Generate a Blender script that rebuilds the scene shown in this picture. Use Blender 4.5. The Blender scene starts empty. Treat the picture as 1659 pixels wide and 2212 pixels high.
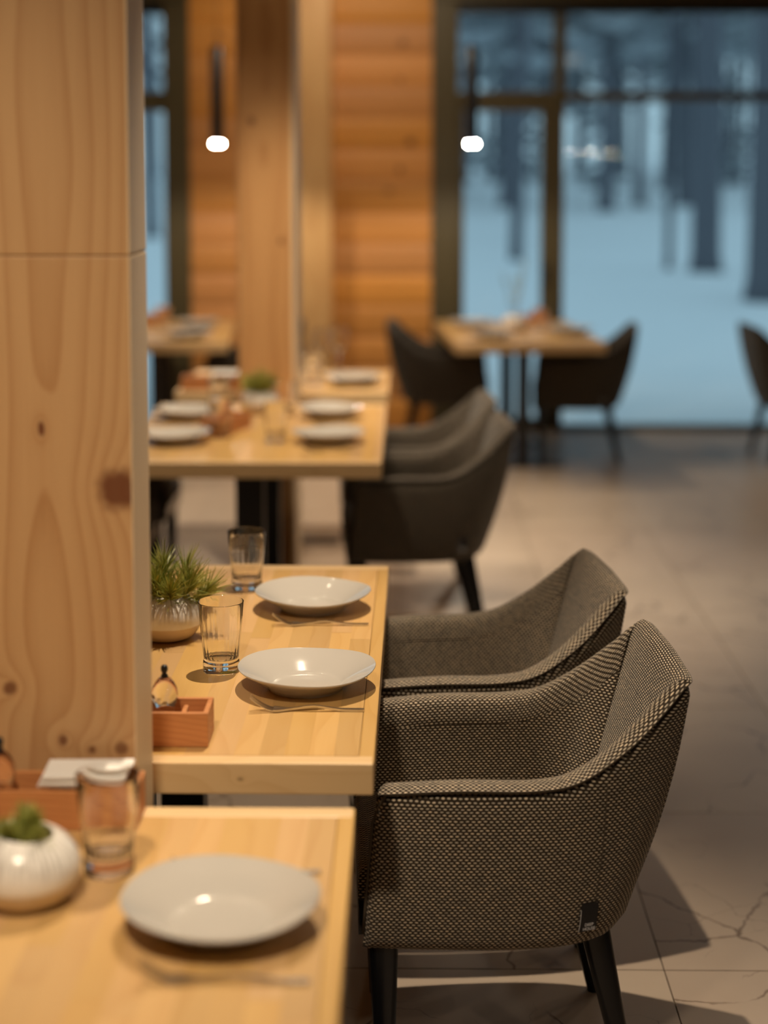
import bpy, bmesh, math, random
from mathutils import Vector, Matrix
random.seed(7)
S = bpy.context.scene
COL = S.collection
PI = math.pi
R = math.radians
# ------------------------------------------------------------------ camera
F = 3600.0; CAM_H = 1.76
pitch = math.atan(324 / F); yaw = math.atan((880 - 829.5) / F * math.cos(pitch))
cd = bpy.data.cameras.new('camera'); cam = bpy.data.objects.new('camera', cd); COL.objects.link(cam)
cam.location = (0, 0, CAM_H); cam.rotation_euler = (PI / 2 - pitch, 0, yaw)
cd.sensor_fit = 'VERTICAL'; cd.sensor_height = 36; cd.sensor_width = 27
cd.lens = F / 2212 * 36; cd.shift_y = -(1106 - 684) / 2212
cd.clip_start = .05; cd.clip_end = 400
cd.dof.use_dof = True; cd.dof.focus_distance = 3.27; cd.dof.aperture_fstop = cd.lens / 44.0
S.camera = cam
S.view_settings.view_transform = 'Standard'; S.view_settings.look = 'None'
S.view_settings.gamma = 1; S.view_settings.use_curve_mapping = False
S.view_settings.exposure = 0.0
# ------------------------------------------------------------------ sky (winter dusk)
W = bpy.data.worlds.new('dusk_sky'); S.world = W; W.use_nodes = True
bgn = W.node_tree.nodes['Background']
bgn.inputs['Color'].default_value = (.43, .63, .74, 1); bgn.inputs['Strength'].default_value = 0.95
# ------------------------------------------------------------------ lamps: ceiling spots, pendants, plus added fill spots out of view
WARM = (1.0, .81, .60)
# x, y, power, cone, blend, target on the floor
SPOTS = [(-.35, 1.55, 8, 66, .5, (-.35, 1.45)), (-.08, 3.72, 290, 61, .75, (-.30, 2.98)), (-.45, 6.3, 175, 66, .6, (-.45, 6.2)), (-.5, 8.3, 290, 66, .6, (-.5, 8.3)),
         (.6, 6.9, 225, 54, 1., (.5, 6.9)), (-.5, .9, 275, 68, 1., (-1.0, 2.7)), (2.2, -.3, 50, 120, .8, (.5, 1.6)), (2.6, 8.6, 60, 90, .8, (2.6, 8.6)), (-.85, 5.1, 125, 78, .8, (-.65, 6.6)),  # spots ahead of each post and right of the camera: added unseen fills
         (-.35, 9.6, 58, 150, .5, (-.35, 11.0))]  # added wall wash to lift the upper log wall
PENDANTS = [(.385, 10.0), (-1.135, 10.0), (1.95, 5.4), (2.15, 4.9), (1.62, 5.7), (1.75, 6.2)]
CEIL = 3.25
def spot(loc, power, ang, blend, size=.03, name='spot'):
    l = bpy.data.lights.new(name, 'SPOT'); l.energy = power; l.color = WARM
    l.spot_size = R(ang); l.spot_blend = blend; l.shadow_soft_size = size
    o = bpy.data.objects.new(name, l); o.location = loc; COL.objects.link(o); return o

# ------------------------------------------------------------------ helpers
def tag(o, label=None, cat=None, group=None, kind=None):
    if label: o['label'] = label
    if cat: o['category'] = cat
    if group: o['group'] = group
    if kind: o['kind'] = kind
    return o
def empty(name, loc=(0, 0, 0), rz=0):
    o = bpy.data.objects.new(name, None); o.location = loc; o.rotation_euler = (0, 0, rz)
    o.empty_display_size = .1; COL.objects.link(o); return o
class MB:
    def __init__(s): s.v = []; s.f = []; s.uv = None
    def add(s, v, f):
        n = len(s.v); s.v += [tuple(p) for p in v]; s.f += [tuple(i + n for i in q) for q in f]; return s
    def box(s, x0, x1, y0, y1, z0, z1, b=0):
        if b <= 0:
            return s.add([(x0,y0,z0),(x1,y0,z0),(x1,y1,z0),(x0,y1,z0),(x0,y0,z1),(x1,y0,z1),(x1,y1,z1),(x0,y1,z1)],
                [(0,3,2,1),(4,5,6,7),(0,1,5,4),(1,2,6,5),(2,3,7,6),(3,0,4,7)])
        bm = bmesh.new(); bmesh.ops.create_cube(bm, size=1)
        for v in bm.verts:
            v.co = ((x0+x1)/2 + v.co.x*(x1-x0), (y0+y1)/2 + v.co.y*(y1-y0), (z0+z1)/2 + v.co.z*(z1-z0))
        bmesh.ops.bevel(bm, geom=bm.edges[:], offset=b, segments=2, affect='EDGES', profile=.6)
        bm.verts.index_update()
        s.add([v.co[:] for v in bm.verts], [[v.index for v in f.verts] for f in bm.faces]); bm.free(); return s
    def tube(s, pts, rad, n=8, cap=True):
        pts = [Vector(p) for p in pts]; m = len(pts)
        if not hasattr(rad, '__len__'): rad = [rad] * m
        vs = []; t0 = (pts[1] - pts[0]).normalized()
        ref = Vector((0, 0, 1)) if abs(t0.z) < .9 else Vector((1, 0, 0))
        nrm = t0.cross(ref).normalized()
        for i, p in enumerate(pts):
            t = (pts[min(i+1, m-1)] - pts[max(i-1, 0)]).normalized()
            nrm = (nrm - t * nrm.dot(t)).normalized(); bn = t.cross(nrm)
            for k in range(n):
                a = 2*PI*k/n; vs.append(p + (nrm*math.cos(a) + bn*math.sin(a)) * rad[i])
        fs = [(i*n+k, i*n+(k+1) % n, (i+1)*n+(k+1) % n, (i+1)*n+k) for i in range(m-1) for k in range(n)]
        if cap: fs += [tuple(range(n-1, -1, -1)), tuple((m-1)*n+k for k in range(n))]
        return s.add(vs, fs)
    def lathe(s, prof, n=48, fn=None, c=(0, 0, 0)):
        vs = []
        for j, (r, z) in enumerate(prof):
            for k in range(n):
                a = 2*PI*k/n; p = (r*math.cos(a), r*math.sin(a), z)
                if fn: p = fn(p, a, j)
                vs.append((p[0]+c[0], p[1]+c[1], p[2]+c[2]))
        m = len(prof)
        fs = [(i*n+k, i*n+(k+1) % n, (i+1)*n+(k+1) % n, (i+1)*n+k) for i in range(m-1) for k in range(n)]
        fs += [tuple(range(n-1, -1, -1)), tuple((m-1)*n+k for k in range(n))]
        return s.add(vs, fs)
    def build(s, name, mat, parent=None, smooth=False, loc=(0, 0, 0), rot=(0, 0, 0), uv=None, recalc=True, sharp=None):
        me = bpy.data.meshes.new(name); me.from_pydata(s.v, [], s.f)
        if uv:
            l = me.uv_layers.new(name='UVMap')
            for i, lp in enumerate(me.loops): l.data[i].uv = uv[i]
        if recalc:
            bm = bmesh.new(); bm.from_mesh(me); bmesh.ops.recalc_face_normals(bm, faces=bm.faces[:]); bm.to_mesh(me); bm.free()
        if smooth:
            me.polygons.foreach_set('use_smooth', [True]*len(me.polygons))
            if sharp: me.set_sharp_from_angle(angle=R(sharp))
        me.materials.append(mat); me.update()
        o = bpy.data.objects.new(name, me); o.location = loc; o.rotation_euler = rot
        COL.objects.link(o)
        if parent: o.parent = parent
        return o
def copy_tree(o, parent=None):
    c = o.copy(); COL.objects.link(c)
    if parent:
        c.parent = parent; c.matrix_parent_inverse = o.matrix_parent_inverse.copy()
    for ch in KIDS(o): copy_tree(ch, c)
    return c
def KIDS(o): return [x for x in list(COL.objects) if x.parent == o]
def put(proto, used, loc, rz, label, group=None):
    o = copy_tree(proto) if used[0] else proto
    used[0] = True; o.location = loc; o.rotation_euler = (0, 0, rz); o['label'] = label
    if group: o['group'] = group
    return o

# ------------------------------------------------------------------ materials
def newmat(name):
    m = bpy.data.materials.new(name); m.use_nodes = True; nt = m.node_tree
    return m, nt, nt.nodes['Principled BSDF']
def L(nt, a, b): nt.links.new(a, b)
def setv(nt, sock, v):
    if isinstance(v, bpy.types.NodeSocket): nt.links.new(v, sock)
    else: sock.default_value = v
def M(nt, op, a, b=0.0, c=None, clamp=False):
    n = nt.nodes.new('ShaderNodeMath'); n.operation = op; n.use_clamp = clamp
    setv(nt, n.inputs[0], a); setv(nt, n.inputs[1], b)
    if c is not None: setv(nt, n.inputs[2], c)
    return n.outputs[0]
def mixc(nt, fac, a, b):
    n = nt.nodes.new('ShaderNodeMix'); n.data_type = 'RGBA'; setv(nt, n.inputs[0], fac)
    setv(nt, n.inputs[6], a); setv(nt, n.inputs[7], b); return n.outputs[2]
def c4(c): return (c[0], c[1], c[2], 1)
def smooth(nt, x, a, b):
    n = nt.nodes.new('ShaderNodeMapRange'); n.interpolation_type = 'SMOOTHSTEP'
    setv(nt, n.inputs[0], x); n.inputs[1].default_value = a; n.inputs[2].default_value = b
    n.inputs[3].default_value = 0; n.inputs[4].default_value = 1; return n.outputs[0]
def combine(nt, x, y, z):
    n = nt.nodes.new('ShaderNodeCombineXYZ'); setv(nt, n.inputs[0], x); setv(nt, n.inputs[1], y); setv(nt, n.inputs[2], z); return n.outputs[0]
def noise(nt, vec, scale, detail=3, rough=.5, dist=0):
    n = nt.nodes.new('ShaderNodeTexNoise'); L(nt, vec, n.inputs['Vector']); n.inputs['Scale'].default_value = scale
    n.inputs['Detail'].default_value = detail; n.inputs['Roughness'].default_value = rough; n.inputs['Distortion'].default_value = dist
    return n.outputs['Fac']
def bump(nt, h, strength, dist, bsdf):
    n = nt.nodes.new('ShaderNodeBump'); n.inputs['Strength'].default_value = strength; n.inputs['Distance'].default_value = dist
    L(nt, h, n.inputs['Height']); L(nt, n.outputs[0], bsdf.inputs['Normal'])
def plain(name, col, rough=.5, metal=0, spec=.5, coat=0, emit=None, estr=0):
    m, nt, b = newmat(name); b.inputs['Base Color'].default_value = c4(col); b.inputs['Roughness'].default_value = rough
    b.inputs['Metallic'].default_value = metal; b.inputs['Specular IOR Level'].default_value = spec; b.inputs['Coat Weight'].default_value = coat
    if emit: b.inputs['Emission Color'].default_value = c4(emit); b.inputs['Emission Strength'].default_value = estr
    return m
def wood(name, light, dark, axis='Z', ringf=70., ringc=(.0, .12), ringamt=.5, streak=.35, rough=.45, knots=(), vary=0., coat=0., kdark=(.10, .035, .012), wob=.03, spec=.4, lit_side=None):
    """axis = grain direction; ringc = centre of the growth rings in the cross plane; knots = (cross, along, rx, rz, darkness)"""
    m, nt, b = newmat(name)
    tc = nt.nodes.new('ShaderNodeTexCoord'); sp = nt.nodes.new('ShaderNodeSeparateXYZ'); L(nt, tc.outputs['Object'], sp.inputs[0])
    x, y, z = sp.outputs
    if axis == 'Z': a, c1, c2 = z, x, y
    elif axis == 'Y': a, c1, c2 = y, x, z
    else: a, c1, c2 = x, z, y
    oi = nt.nodes.new('ShaderNodeObjectInfo'); rnd = oi.outputs['Random']
    off = M(nt, 'MULTIPLY', rnd, 37.0 if vary > 0 else 0.0)
    ao = M(nt, 'ADD', a, off)
    nz = noise(nt, combine(nt, M(nt, 'MULTIPLY', c1, 3.0), M(nt, 'MULTIPLY', c2, 3.0), M(nt, 'MULTIPLY', ao, 1.2)), 1.0, 2, .5)
    d1 = M(nt, 'SUBTRACT', c1, ringc[0]); d2 = M(nt, 'SUBTRACT', c2, ringc[1])
    if vary > 0: d1 = M(nt, 'ADD', d1, M(nt, 'MULTIPLY', M(nt, 'SUBTRACT', rnd, .5), .12))
    r = M(nt, 'SQRT', M(nt, 'ADD', M(nt, 'MULTIPLY', d1, d1), M(nt, 'MULTIPLY', d2, d2)))
    r = M(nt, 'ADD', r, M(nt, 'MULTIPLY', nz, wob * 6))
    kn = None; kring = None
    for (kx, kz, rx, rz, kd) in knots:
        ex = M(nt, 'DIVIDE', M(nt, 'SUBTRACT', c1, kx), rx); ez = M(nt, 'DIVIDE', M(nt, 'SUBTRACT', a, kz), rz)
        q = M(nt, 'ADD', M(nt, 'MULTIPLY', ex, ex), M(nt, 'MULTIPLY', ez, ez))
        g = M(nt, 'DIVIDE', 1.0, M(nt, 'ADD', 1.0, M(nt, 'MULTIPLY', q, .35)))
        kring = g if kring is None else M(nt, 'ADD', kring, g)
        core = M(nt, 'MULTIPLY', smooth(nt, M(nt, 'ADD', M(nt, 'SQRT', q), M(nt, 'MULTIPLY', M(nt, 'SUBTRACT', noise(nt, tc.outputs['Object'], 60, 1), .5), .5)), 1.25, .55), kd)
        kn = core if kn is None else M(nt, 'MAXIMUM', kn, core)
    if kring is not None: r = M(nt, 'ADD', r, M(nt, 'MULTIPLY', kring, .035))
    w = M(nt, 'FRACT', M(nt, 'MULTIPLY', r, ringf))
    line = M(nt, 'POWER', w, 3.0)
    line = M(nt, 'MULTIPLY', line, smooth(nt, w, 1.0, .93))
    fine = noise(nt, combine(nt, M(nt, 'MULTIPLY', c1, 220.), M(nt, 'MULTIPLY', c2, 220.), M(nt, 'MULTIPLY', ao, 5.)), 1., 2, .6)
    patch = noise(nt, combine(nt, M(nt, 'MULTIPLY', c1, 9.), M(nt, 'MULTIPLY', c2, 9.), ao), 1.3, 2, .5)
    f = M(nt, 'ADD', M(nt, 'MULTIPLY', line, ringamt), M(nt, 'MULTIPLY', M(nt, 'SUBTRACT', fine, .4), streak))
    f = M(nt, 'ADD', f, M(nt, 'MULTIPLY', M(nt, 'SUBTRACT', patch, .5), .5), clamp=True)
    col = mixc(nt, f, c4(light), c4(dark))
    if vary > 0:
        h = nt.nodes.new('ShaderNodeHueSaturation'); L(nt, col, h.inputs['Color'])
        L(nt, M(nt, 'ADD', 1 - vary/2, M(nt, 'MULTIPLY', rnd, vary)), h.inputs['Value'])
        r2 = M(nt, 'FRACT', M(nt, 'MULTIPLY', rnd, 7.31))
        L(nt, M(nt, 'ADD', 1.0, M(nt, 'MULTIPLY', r2, .14)), h.inputs['Saturation'])
        L(nt, M(nt, 'ADD', .499, M(nt, 'MULTIPLY', r2, .006)), h.inputs['Hue'])
        col = h.outputs[0]
    if kn is not None: col = mixc(nt, kn, col, c4(kdark))
    if lit_side is not None: col = mixc(nt, smooth(nt, c1, lit_side, lit_side+.002), col, mixc(nt, f, (.82, .63, .40, 1), (.62, .45, .26, 1)))   # side face paler: side light put into the wood colour
    L(nt, col, b.inputs['Base Color']); b.inputs['Roughness'].default_value = rough
    b.inputs['Coat Weight'].default_value = coat; b.inputs['Coat Roughness'].default_value = .25; b.inputs['Specular IOR Level'].default_value = spec
    bump(nt, fine, .12, .001, b)
    return m
BIRCH = wood('oiled_birch', (.60, .385, .175), (.47, .255, .095), 'Y', ringf=45, ringc=(0, .15), ringamt=.35, streak=.25, rough=.38, vary=.24, coat=.12)
BIRCHX = wood('oiled_birch_end_strip', (.74, .52, .27), (.60, .37, .16), 'X', ringf=60, ringc=(.70, .05), ringamt=.35, streak=.25, rough=.42, coat=.1,  # end strips paler than the staves: light on the ends put into colour
              knots=[(.733, .25, .004, .006, .45)])
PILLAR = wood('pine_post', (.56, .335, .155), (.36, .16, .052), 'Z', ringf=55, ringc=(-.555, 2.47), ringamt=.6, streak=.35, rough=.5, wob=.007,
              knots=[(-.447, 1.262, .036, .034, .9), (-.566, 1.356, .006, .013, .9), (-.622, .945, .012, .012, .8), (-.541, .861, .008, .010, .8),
                     (-.495, .846, .007, .008, .7), (-.448, .848, .011, .011, .7)], kdark=(.13, .035, .012), lit_side=-.4285)
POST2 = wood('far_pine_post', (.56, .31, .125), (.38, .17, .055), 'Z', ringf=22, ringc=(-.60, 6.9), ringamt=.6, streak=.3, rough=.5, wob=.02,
             knots=[(-.65, 1.95, .015, .02, .7), (-.53, 1.45, .012, .016, .6)], lit_side=-.487)
LOGS = wood('log_wall_pine', (.62, .30, .11), (.42, .17, .055), 'X', ringf=10, ringc=(.1, 11.2), ringamt=.25, streak=.35, rough=.55, vary=.28, wob=.02,
            knots=[(2.57, -.03, .025, .03, .7), (1.92, .02, .03, .03, .8), (2.33, -.05, .018, .02, .7), (1.74, -.05, .03, .02, .7), (2.62, -1.25, .02, .03, .6), (1.6, -.12, .02, .03, .6)])
PILAST = wood('pilaster_pine', (.62, .38, .16), (.48, .24, .08), 'Z', ringf=20, ringc=(-.6, 10.6), ringamt=.4, streak=.3, rough=.5)
CADDYW = wood('red_alder', (.56, .24, .085), (.36, .115, .035), 'X', ringf=90, ringc=(.2, .1), ringamt=.5, streak=.4, rough=.5, coat=.05)
ROOMW = wood('room_boards', (.34, .22, .12), (.24, .14, .07), 'X', ringf=20, ringc=(.1, 3), ringamt=.5, streak=.3, rough=.6)
OLIVE = plain('olive_paint', (.078, .063, .028), .5)
DARKFR = plain('dark_frame', (.012, .013, .012), .5)
BLACK = plain('black_steel', (.008, .009, .011), .38)
LEGB = plain('black_lacquer_leg', (.004, .005, .007), .22, spec=.3)
PORC = plain('white_porcelain', (.52, .49, .44), .12, spec=.5, coat=.3)
STEEL = plain('brushed_steel', (.62, .60, .57), .22, metal=1)
PAPER = plain('napkin_paper', (.82, .80, .76), .8)
TAGM = plain('black_ribbon', (.006, .006, .008), .6)
INK = plain('pale_print', (.8, .8, .82), .6)
INKD = plain('dark_print', (.05, .018, .008), .6)
BARK = plain('pine_bark', (.13, .135, .16), .9)
TWIG = plain('brown_twig', (.16, .06, .025), .7)
def glassmat(name, ior=1.46, tint=(1, 1, 1)):
    m, nt, b = newmat(name); b.inputs['Base Color'].default_value = c4(tint); b.inputs['Roughness'].default_value = 0.0
    b.inputs['Transmission Weight'].default_value = 1; b.inputs['IOR'].default_value = ior; return m
GLASS = glassmat('drinking_glass'); ACRYL = glassmat('clear_acrylic', 1.4)
def panemat():
    m, nt, b = newmat('window_glass'); nt.nodes.remove(b); o = [n for n in nt.nodes if n.type == 'OUTPUT_MATERIAL'][0]
    t = nt.nodes.new('ShaderNodeBsdfTransparent'); g = nt.nodes.new('ShaderNodeBsdfGlossy'); g.inputs['Roughness'].default_value = 0.02
    t.inputs['Color'].default_value = (.93, .97, .98, 1)
    fr = nt.nodes.new('ShaderNodeFresnel'); fr.inputs['IOR'].default_value = 1.3
    mx = nt.nodes.new('ShaderNodeMixShader'); L(nt, fr.outputs[0], mx.inputs[0]); L(nt, t.outputs[0], mx.inputs[1]); L(nt, g.outputs[0], mx.inputs[2])
    L(nt, mx.outputs[0], o.inputs['Surface']); return m
PANE = panemat()
def fabricmat(name='woven_tweed', k=1.0):
    m, nt, b = newmat(name)
    tc = nt.nodes.new('ShaderNodeTexCoord'); sp = nt.nodes.new('ShaderNodeSeparateXYZ'); L(nt, tc.outputs['UV'], sp.inputs[0])
    u, v = sp.outputs[0], sp.outputs[1]
    wn = noise(nt, tc.outputs['UV'], 90, 2)
    vv = M(nt, 'ADD', M(nt, 'DIVIDE', v, .0053), M(nt, 'MULTIPLY', M(nt, 'SUBTRACT', wn, .5), .5)); row = M(nt, 'FLOOR', vv); fv = M(nt, 'FRACT', vv)
    uu = M(nt, 'ADD', M(nt, 'DIVIDE', u, .0104), M(nt, 'MULTIPLY', M(nt, 'MODULO', row, 2.0), .5)); fu = M(nt, 'FRACT', uu)
    cu = M(nt, 'FLOOR', uu)
    du = M(nt, 'DIVIDE', M(nt, 'SUBTRACT', fu, .5), .34); dv = M(nt, 'DIVIDE', M(nt, 'SUBTRACT', fv, .5), .27)
    q = M(nt, 'ADD', M(nt, 'MULTIPLY', du, du), M(nt, 'MULTIPLY', dv, dv))
    dash = smooth(nt, q, 1.15, .45)
    wnn = nt.nodes.new('ShaderNodeTexWhiteNoise'); wnn.noise_dimensions = '2D'; L(nt, combine(nt, cu, row, 0.), wnn.inputs['Vector'])
    rv = wnn.outputs['Value']
    bright = M(nt, 'ADD', .5, M(nt, 'MULTIPLY', rv, .5))
    dcol = mixc(nt, M(nt, 'MULTIPLY', rv, .6), (1.0, .89, .70, 1), (.80, .60, .38, 1))
    base = mixc(nt, noise(nt, tc.outputs['UV'], 400, 2), (.024, .016, .009, 1), (.050, .035, .021, 1))
    col = mixc(nt, M(nt, 'MULTIPLY', dash, bright, clamp=True), base, dcol)
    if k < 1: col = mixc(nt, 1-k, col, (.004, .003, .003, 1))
    L(nt, col, b.inputs['Base Color']); b.inputs['Roughness'].default_value = .85; b.inputs['Specular IOR Level'].default_value = .15
    b.inputs['Sheen Weight'].default_value = .15
    bump(nt, dash, .7, .0014, b); return m
FABRIC = fabricmat(); FABRIC_SHADE = fabricmat('shade_toned_tweed', .4); HIDE = fabricmat('near_black_upholstery', .22)  # the darker tweed copy carries shade for the second-row chairs
PIPE = plain('dark_piping', (.10, .08, .058), .85, spec=.1)
def ceramicmat():
    m, nt, b = newmat('streaked_ceramic')
    tc = nt.nodes.new('ShaderNodeTexCoord'); sp = nt.nodes.new('ShaderNodeSeparateXYZ'); L(nt, tc.outputs['Object'], sp.inputs[0])
    x, y, z = sp.outputs; ang = M(nt, 'ARCTAN2', y, x)
    jag = noise(nt, combine(nt, M(nt, 'MULTIPLY', ang, 15.), M(nt, 'MULTIPLY', z, 11.), 0.), 1.0, 3, .6)
    st = smooth(nt, jag, .48, .58)
    top = smooth(nt, z, .040, .074); st = M(nt, 'MULTIPLY', st, M(nt, 'MULTIPLY', top, .55))  # dark streaks, stronger towards the rim
    white = mixc(nt, st, (.84, .81, .75, 1), (.16, .12, .08, 1))
    low = smooth(nt, M(nt, 'ADD', z, M(nt, 'MULTIPLY', noise(nt, tc.outputs['Object'], 25, 2), .006)), .034, .038)
    col = mixc(nt, low, (.66, .52, .34, 1), white)
    L(nt, col, b.inputs['Base Color']); b.inputs['Roughness'].default_value = .24; b.inputs['Coat Weight'].default_value = .12; return m
CERAM = ceramicmat()
def needlemat():
    m, nt, b = newmat('pine_needle'); g = nt.nodes.new('ShaderNodeNewGeometry')
    col = mixc(nt, g.outputs['Random Per Island'], (.14, .20, .03, 1), (.52, .50, .12, 1))
    L(nt, col, b.inputs['Base Color']); b.inputs['Roughness'].default_value = .45; return m
NEEDLE = needlemat()
def marblemat():
    m, nt, b = newmat('veined_stone')
    tc = nt.nodes.new('ShaderNodeTexCoord'); oi = nt.nodes.new('ShaderNodeObjectInfo')
    va = nt.nodes.new('ShaderNodeVectorMath'); va.operation = 'ADD'; L(nt, tc.outputs['Object'], va.inputs[0])
    vm = nt.nodes.new('ShaderNodeVectorMath'); vm.operation = 'SCALE'; vm.inputs[0].default_value = (13.1, 7.7, 3.3); L(nt, oi.outputs['Random'], vm.inputs['Scale'])
    L(nt, vm.outputs[0], va.inputs[1]); P = va.outputs[0]
    nn = nt.nodes.new('ShaderNodeTexNoise'); L(nt, P, nn.inputs['Vector']); nn.inputs['Scale'].default_value = 4; nn.inputs['Detail'].default_value = 5
    wv = nt.nodes.new('ShaderNodeVectorMath'); wv.operation = 'MULTIPLY_ADD'; L(nt, nn.outputs['Color'], wv.inputs[0]); wv.inputs[1].default_value = (.22, .22, .22); L(nt, P, wv.inputs[2])
    vo = nt.nodes.new('ShaderNodeTexVoronoi'); vo.feature = 'DISTANCE_TO_EDGE'; vo.inputs['Scale'].default_value = 2.3; L(nt, wv.outputs[0], vo.inputs['Vector'])
    brk = smooth(nt, noise(nt, P, 2.6, 3), .40, .50)
    vein = M(nt, 'MULTIPLY', smooth(nt, vo.outputs['Distance'], .014, .0), brk)
    vo2 = nt.nodes.new('ShaderNodeTexVoronoi'); vo2.feature = 'DISTANCE_TO_EDGE'; vo2.inputs['Scale'].default_value = 6; L(nt, wv.outputs[0], vo2.inputs['Vector'])
    vein2 = M(nt, 'MULTIPLY', M(nt, 'MULTIPLY', smooth(nt, vo2.outputs['Distance'], .012, .0), smooth(nt, noise(nt, P, 4, 2), .52, .62)), .5)
    col = mixc(nt, noise(nt, P, 2.2, 5, .6), (.36, .285, .215, 1), (.52, .43, .335, 1))
    col = mixc(nt, M(nt, 'MULTIPLY', oi.outputs['Random'], .25), col, (.34, .25, .20, 1))
    col = mixc(nt, M(nt, 'MAXIMUM', M(nt, 'MULTIPLY', vein, .85), vein2), col, (.10, .058, .030, 1))
    L(nt, col, b.inputs['Base Color']); b.inputs['Roughness'].default_value = .33; b.inputs['Specular IOR Level'].default_value = .5
    return m
STONE = marblemat(); GROUT = plain('dark_grout', (.10, .075, .05), .9)
def snowmat():
    m, nt, b = newmat('snow'); b.inputs['Base Color'].default_value = (.86, .88, .9, 1); b.inputs['Roughness'].default_value = .8
    tc = nt.nodes.new('ShaderNodeTexCoord'); bump(nt, noise(nt, tc.outputs['Object'], 2.5, 4), .5, .1, b); return m
SNOW = snowmat()
CONIF = plain('frosted_needles', (.36, .39, .42), .9)

# ================================================================== THE SETTING
YW = 11.1
fl = MB().box(-4, 4.4, -3, YW+.12, -.12, -.006).build('floor', GROUT); tag(fl, 'grout bed under the beige veined stone floor tiles', kind='structure')
TW, TL = .6, .9; x0, y0 = .567, 3.53; cache = {}
for i in range(-8, 7):
    for j in range(-8, 9):
        xa, xb = max(x0+i*TW, -4), min(x0+(i+1)*TW, 4.4); ya, yb = y0+j*TL, min(y0+(j+1)*TL, YW+.1)
        if xb-xa < .05 or yb-ya < .05: continue
        w, l = round(xb-xa-.003, 4), round(yb-ya-.003, 4)
        if (w, l) not in cache: cache[(w, l)] = MB().box(0, w, 0, l, -.02, 0, .0008).build('tile', STONE, fl); t = cache[(w, l)]
        else: t = cache[(w, l)].copy(); COL.objects.link(t); t.parent = fl
        t.location = (xa+.0015, ya+.0015, 0)
tag(MB().box(-4, 4.4, -3, YW+.1, CEIL, CEIL+.1).build('ceiling', ROOMW), 'boarded pine ceiling above the dining room', kind='structure')
tag(MB().box(-4.12, -4, -3, YW+.12, -.1, CEIL+.1).build('wall_left', ROOMW), 'pine wall on the left of the room', kind='structure')
tag(MB().box(4.4, 4.52, -3, YW+.12, -.1, CEIL+.1).build('wall_right', ROOMW), 'pine wall on the right of the room', kind='structure')
tag(MB().box(-4.12, 4.52, -3.12, -3, -.1, CEIL+.1).build('wall_near', ROOMW), 'pine wall behind the camera', kind='structure')
# far wall: backing between and above the windows, log courses as pieces
wf = MB().box(-1.44, .16, YW+.03, YW+.25, -.1, CEIL).box(-4, 4.4, YW+.03, YW+.25, 2.84, CEIL).box(-4, 4.4, YW, YW+.25, -.12, .004).box(3.3, 4.4, YW, YW+.25, 0, 2.9).box(-4, -3.3, YW, YW+.25, 0, 2.9).build('wall_far', LOGS)
tag(wf, 'log wall of orange pine between the two tall windows', kind='structure')
def logpiece(x0, x1, z, h):
    v = []; n = 9
    for xx in (x0, x1):
        for k in range(n):
            t = k/(n-1); v.append((xx, YW + .008 - .016*math.sin(PI*min(max(t, .0), 1))**.25, z + h*t))
        v += [(xx, YW+.06, z+h), (xx, YW+.06, z)]
    m = n+2; f = [(k, (k+1) % m, m+(k+1) % m, m+k) for k in range(m)] + [tuple(range(m-1, -1, -1)), tuple(range(m, 2*m))]
    return MB().add(v, f)
z = 0.0; hlog = .208
while z < CEIL - .05:
    for (xa, xb) in ((-1.44, -.745), (-.495, .16)):
        logpiece(xa, xb, z + .0005, hlog - .001).build('log', LOGS, wf, smooth=True, sharp=40)
    z += hlog
tag(MB().box(-.745, -.497, YW-.22, YW+.06, 0, CEIL, .006).build('trim_1', PILAST), 'squared pine pilaster standing against the log wall', kind='structure')
# right window with door leaf
w1 = empty('window_1', (0, YW, 0)); tag(w1, 'tall glazed wall on the right with olive frames facing the snowy forest', kind='structure')
MB().box(.162, .335, -.03, .12, 0, 2.84, .004).build('casing', OLIVE, w1)
MB().box(.162, 3.32, -.05, .12, 2.842, 2.97, .004).build('lintel', OLIVE, w1)
tag(MB().box(.337, 3.30, .0, .10, 2.765, 2.838, .004).build('blind_box', DARKFR, w1), 'black roller blind box')
MB().box(.962, 1.044, -.01, .10, 2.256, 2.763, .004).build('mullion', OLIVE, w1)
MB().box(.337, 1.044, -.012, .10, 2.126, 2.254, .004).build('transom', OLIVE, w1)
MB().box(1.046, 3.30, -.01, .10, 2.192, 2.252, .004).build('transom', OLIVE, w1)
MB().box(.892, 1.036, -.012, .10, .0, 2.124, .004).build('door_stile', OLIVE, w1)
MB().box(.337, .375, -.012, .10, .0, 2.124, .004).build('door_stile', OLIVE, w1)
MB().box(.377, .890, -.012, .10, .0, .07, .004).build('door_rail', OLIVE, w1)
MB().box(1.038, 3.30, -.01, .10, .0, .028, .003).build('sill', OLIVE, w1)
MB().box(3.20, 3.30, -.012, .10, .03, 2.19, .003).build('side_post', OLIVE, w1)
for (a, b, c, d) in ((.339, .960, 2.256, 2.763), (1.046, 3.30, 2.254, 2.763), (.377, .890, .072, 2.124), (1.038, 3.198, .03, 2.19)):
    MB().box(a, b, .045, .051, c, d).build('pane', PANE, w1)
MB().box(.905, .925, -.05, -.014, .98, 1.12, .004).build('door_handle', DARKFR, w1)
w2 = empty('window_2', (0, YW, 0)); tag(w2, 'tall olive framed window on the left beyond the posts', kind='structure')
MB().box(-1.612, -1.442, -.03, .12, 0, 2.84, .004).build('casing', OLIVE, w2)
MB().box(-3.32, -1.442, -.05, .12, 2.842, 2.97, .004).build('lintel', OLIVE, w2)
tag(MB().box(-3.30, -1.614, 0, .10, 2.765, 2.838, .004).build('blind_box', DARKFR, w2), 'black roller blind box')
MB().box(-3.30, -1.614, -.01, .10, 2.126, 2.254, .004).build('transom', OLIVE, w2)
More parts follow.
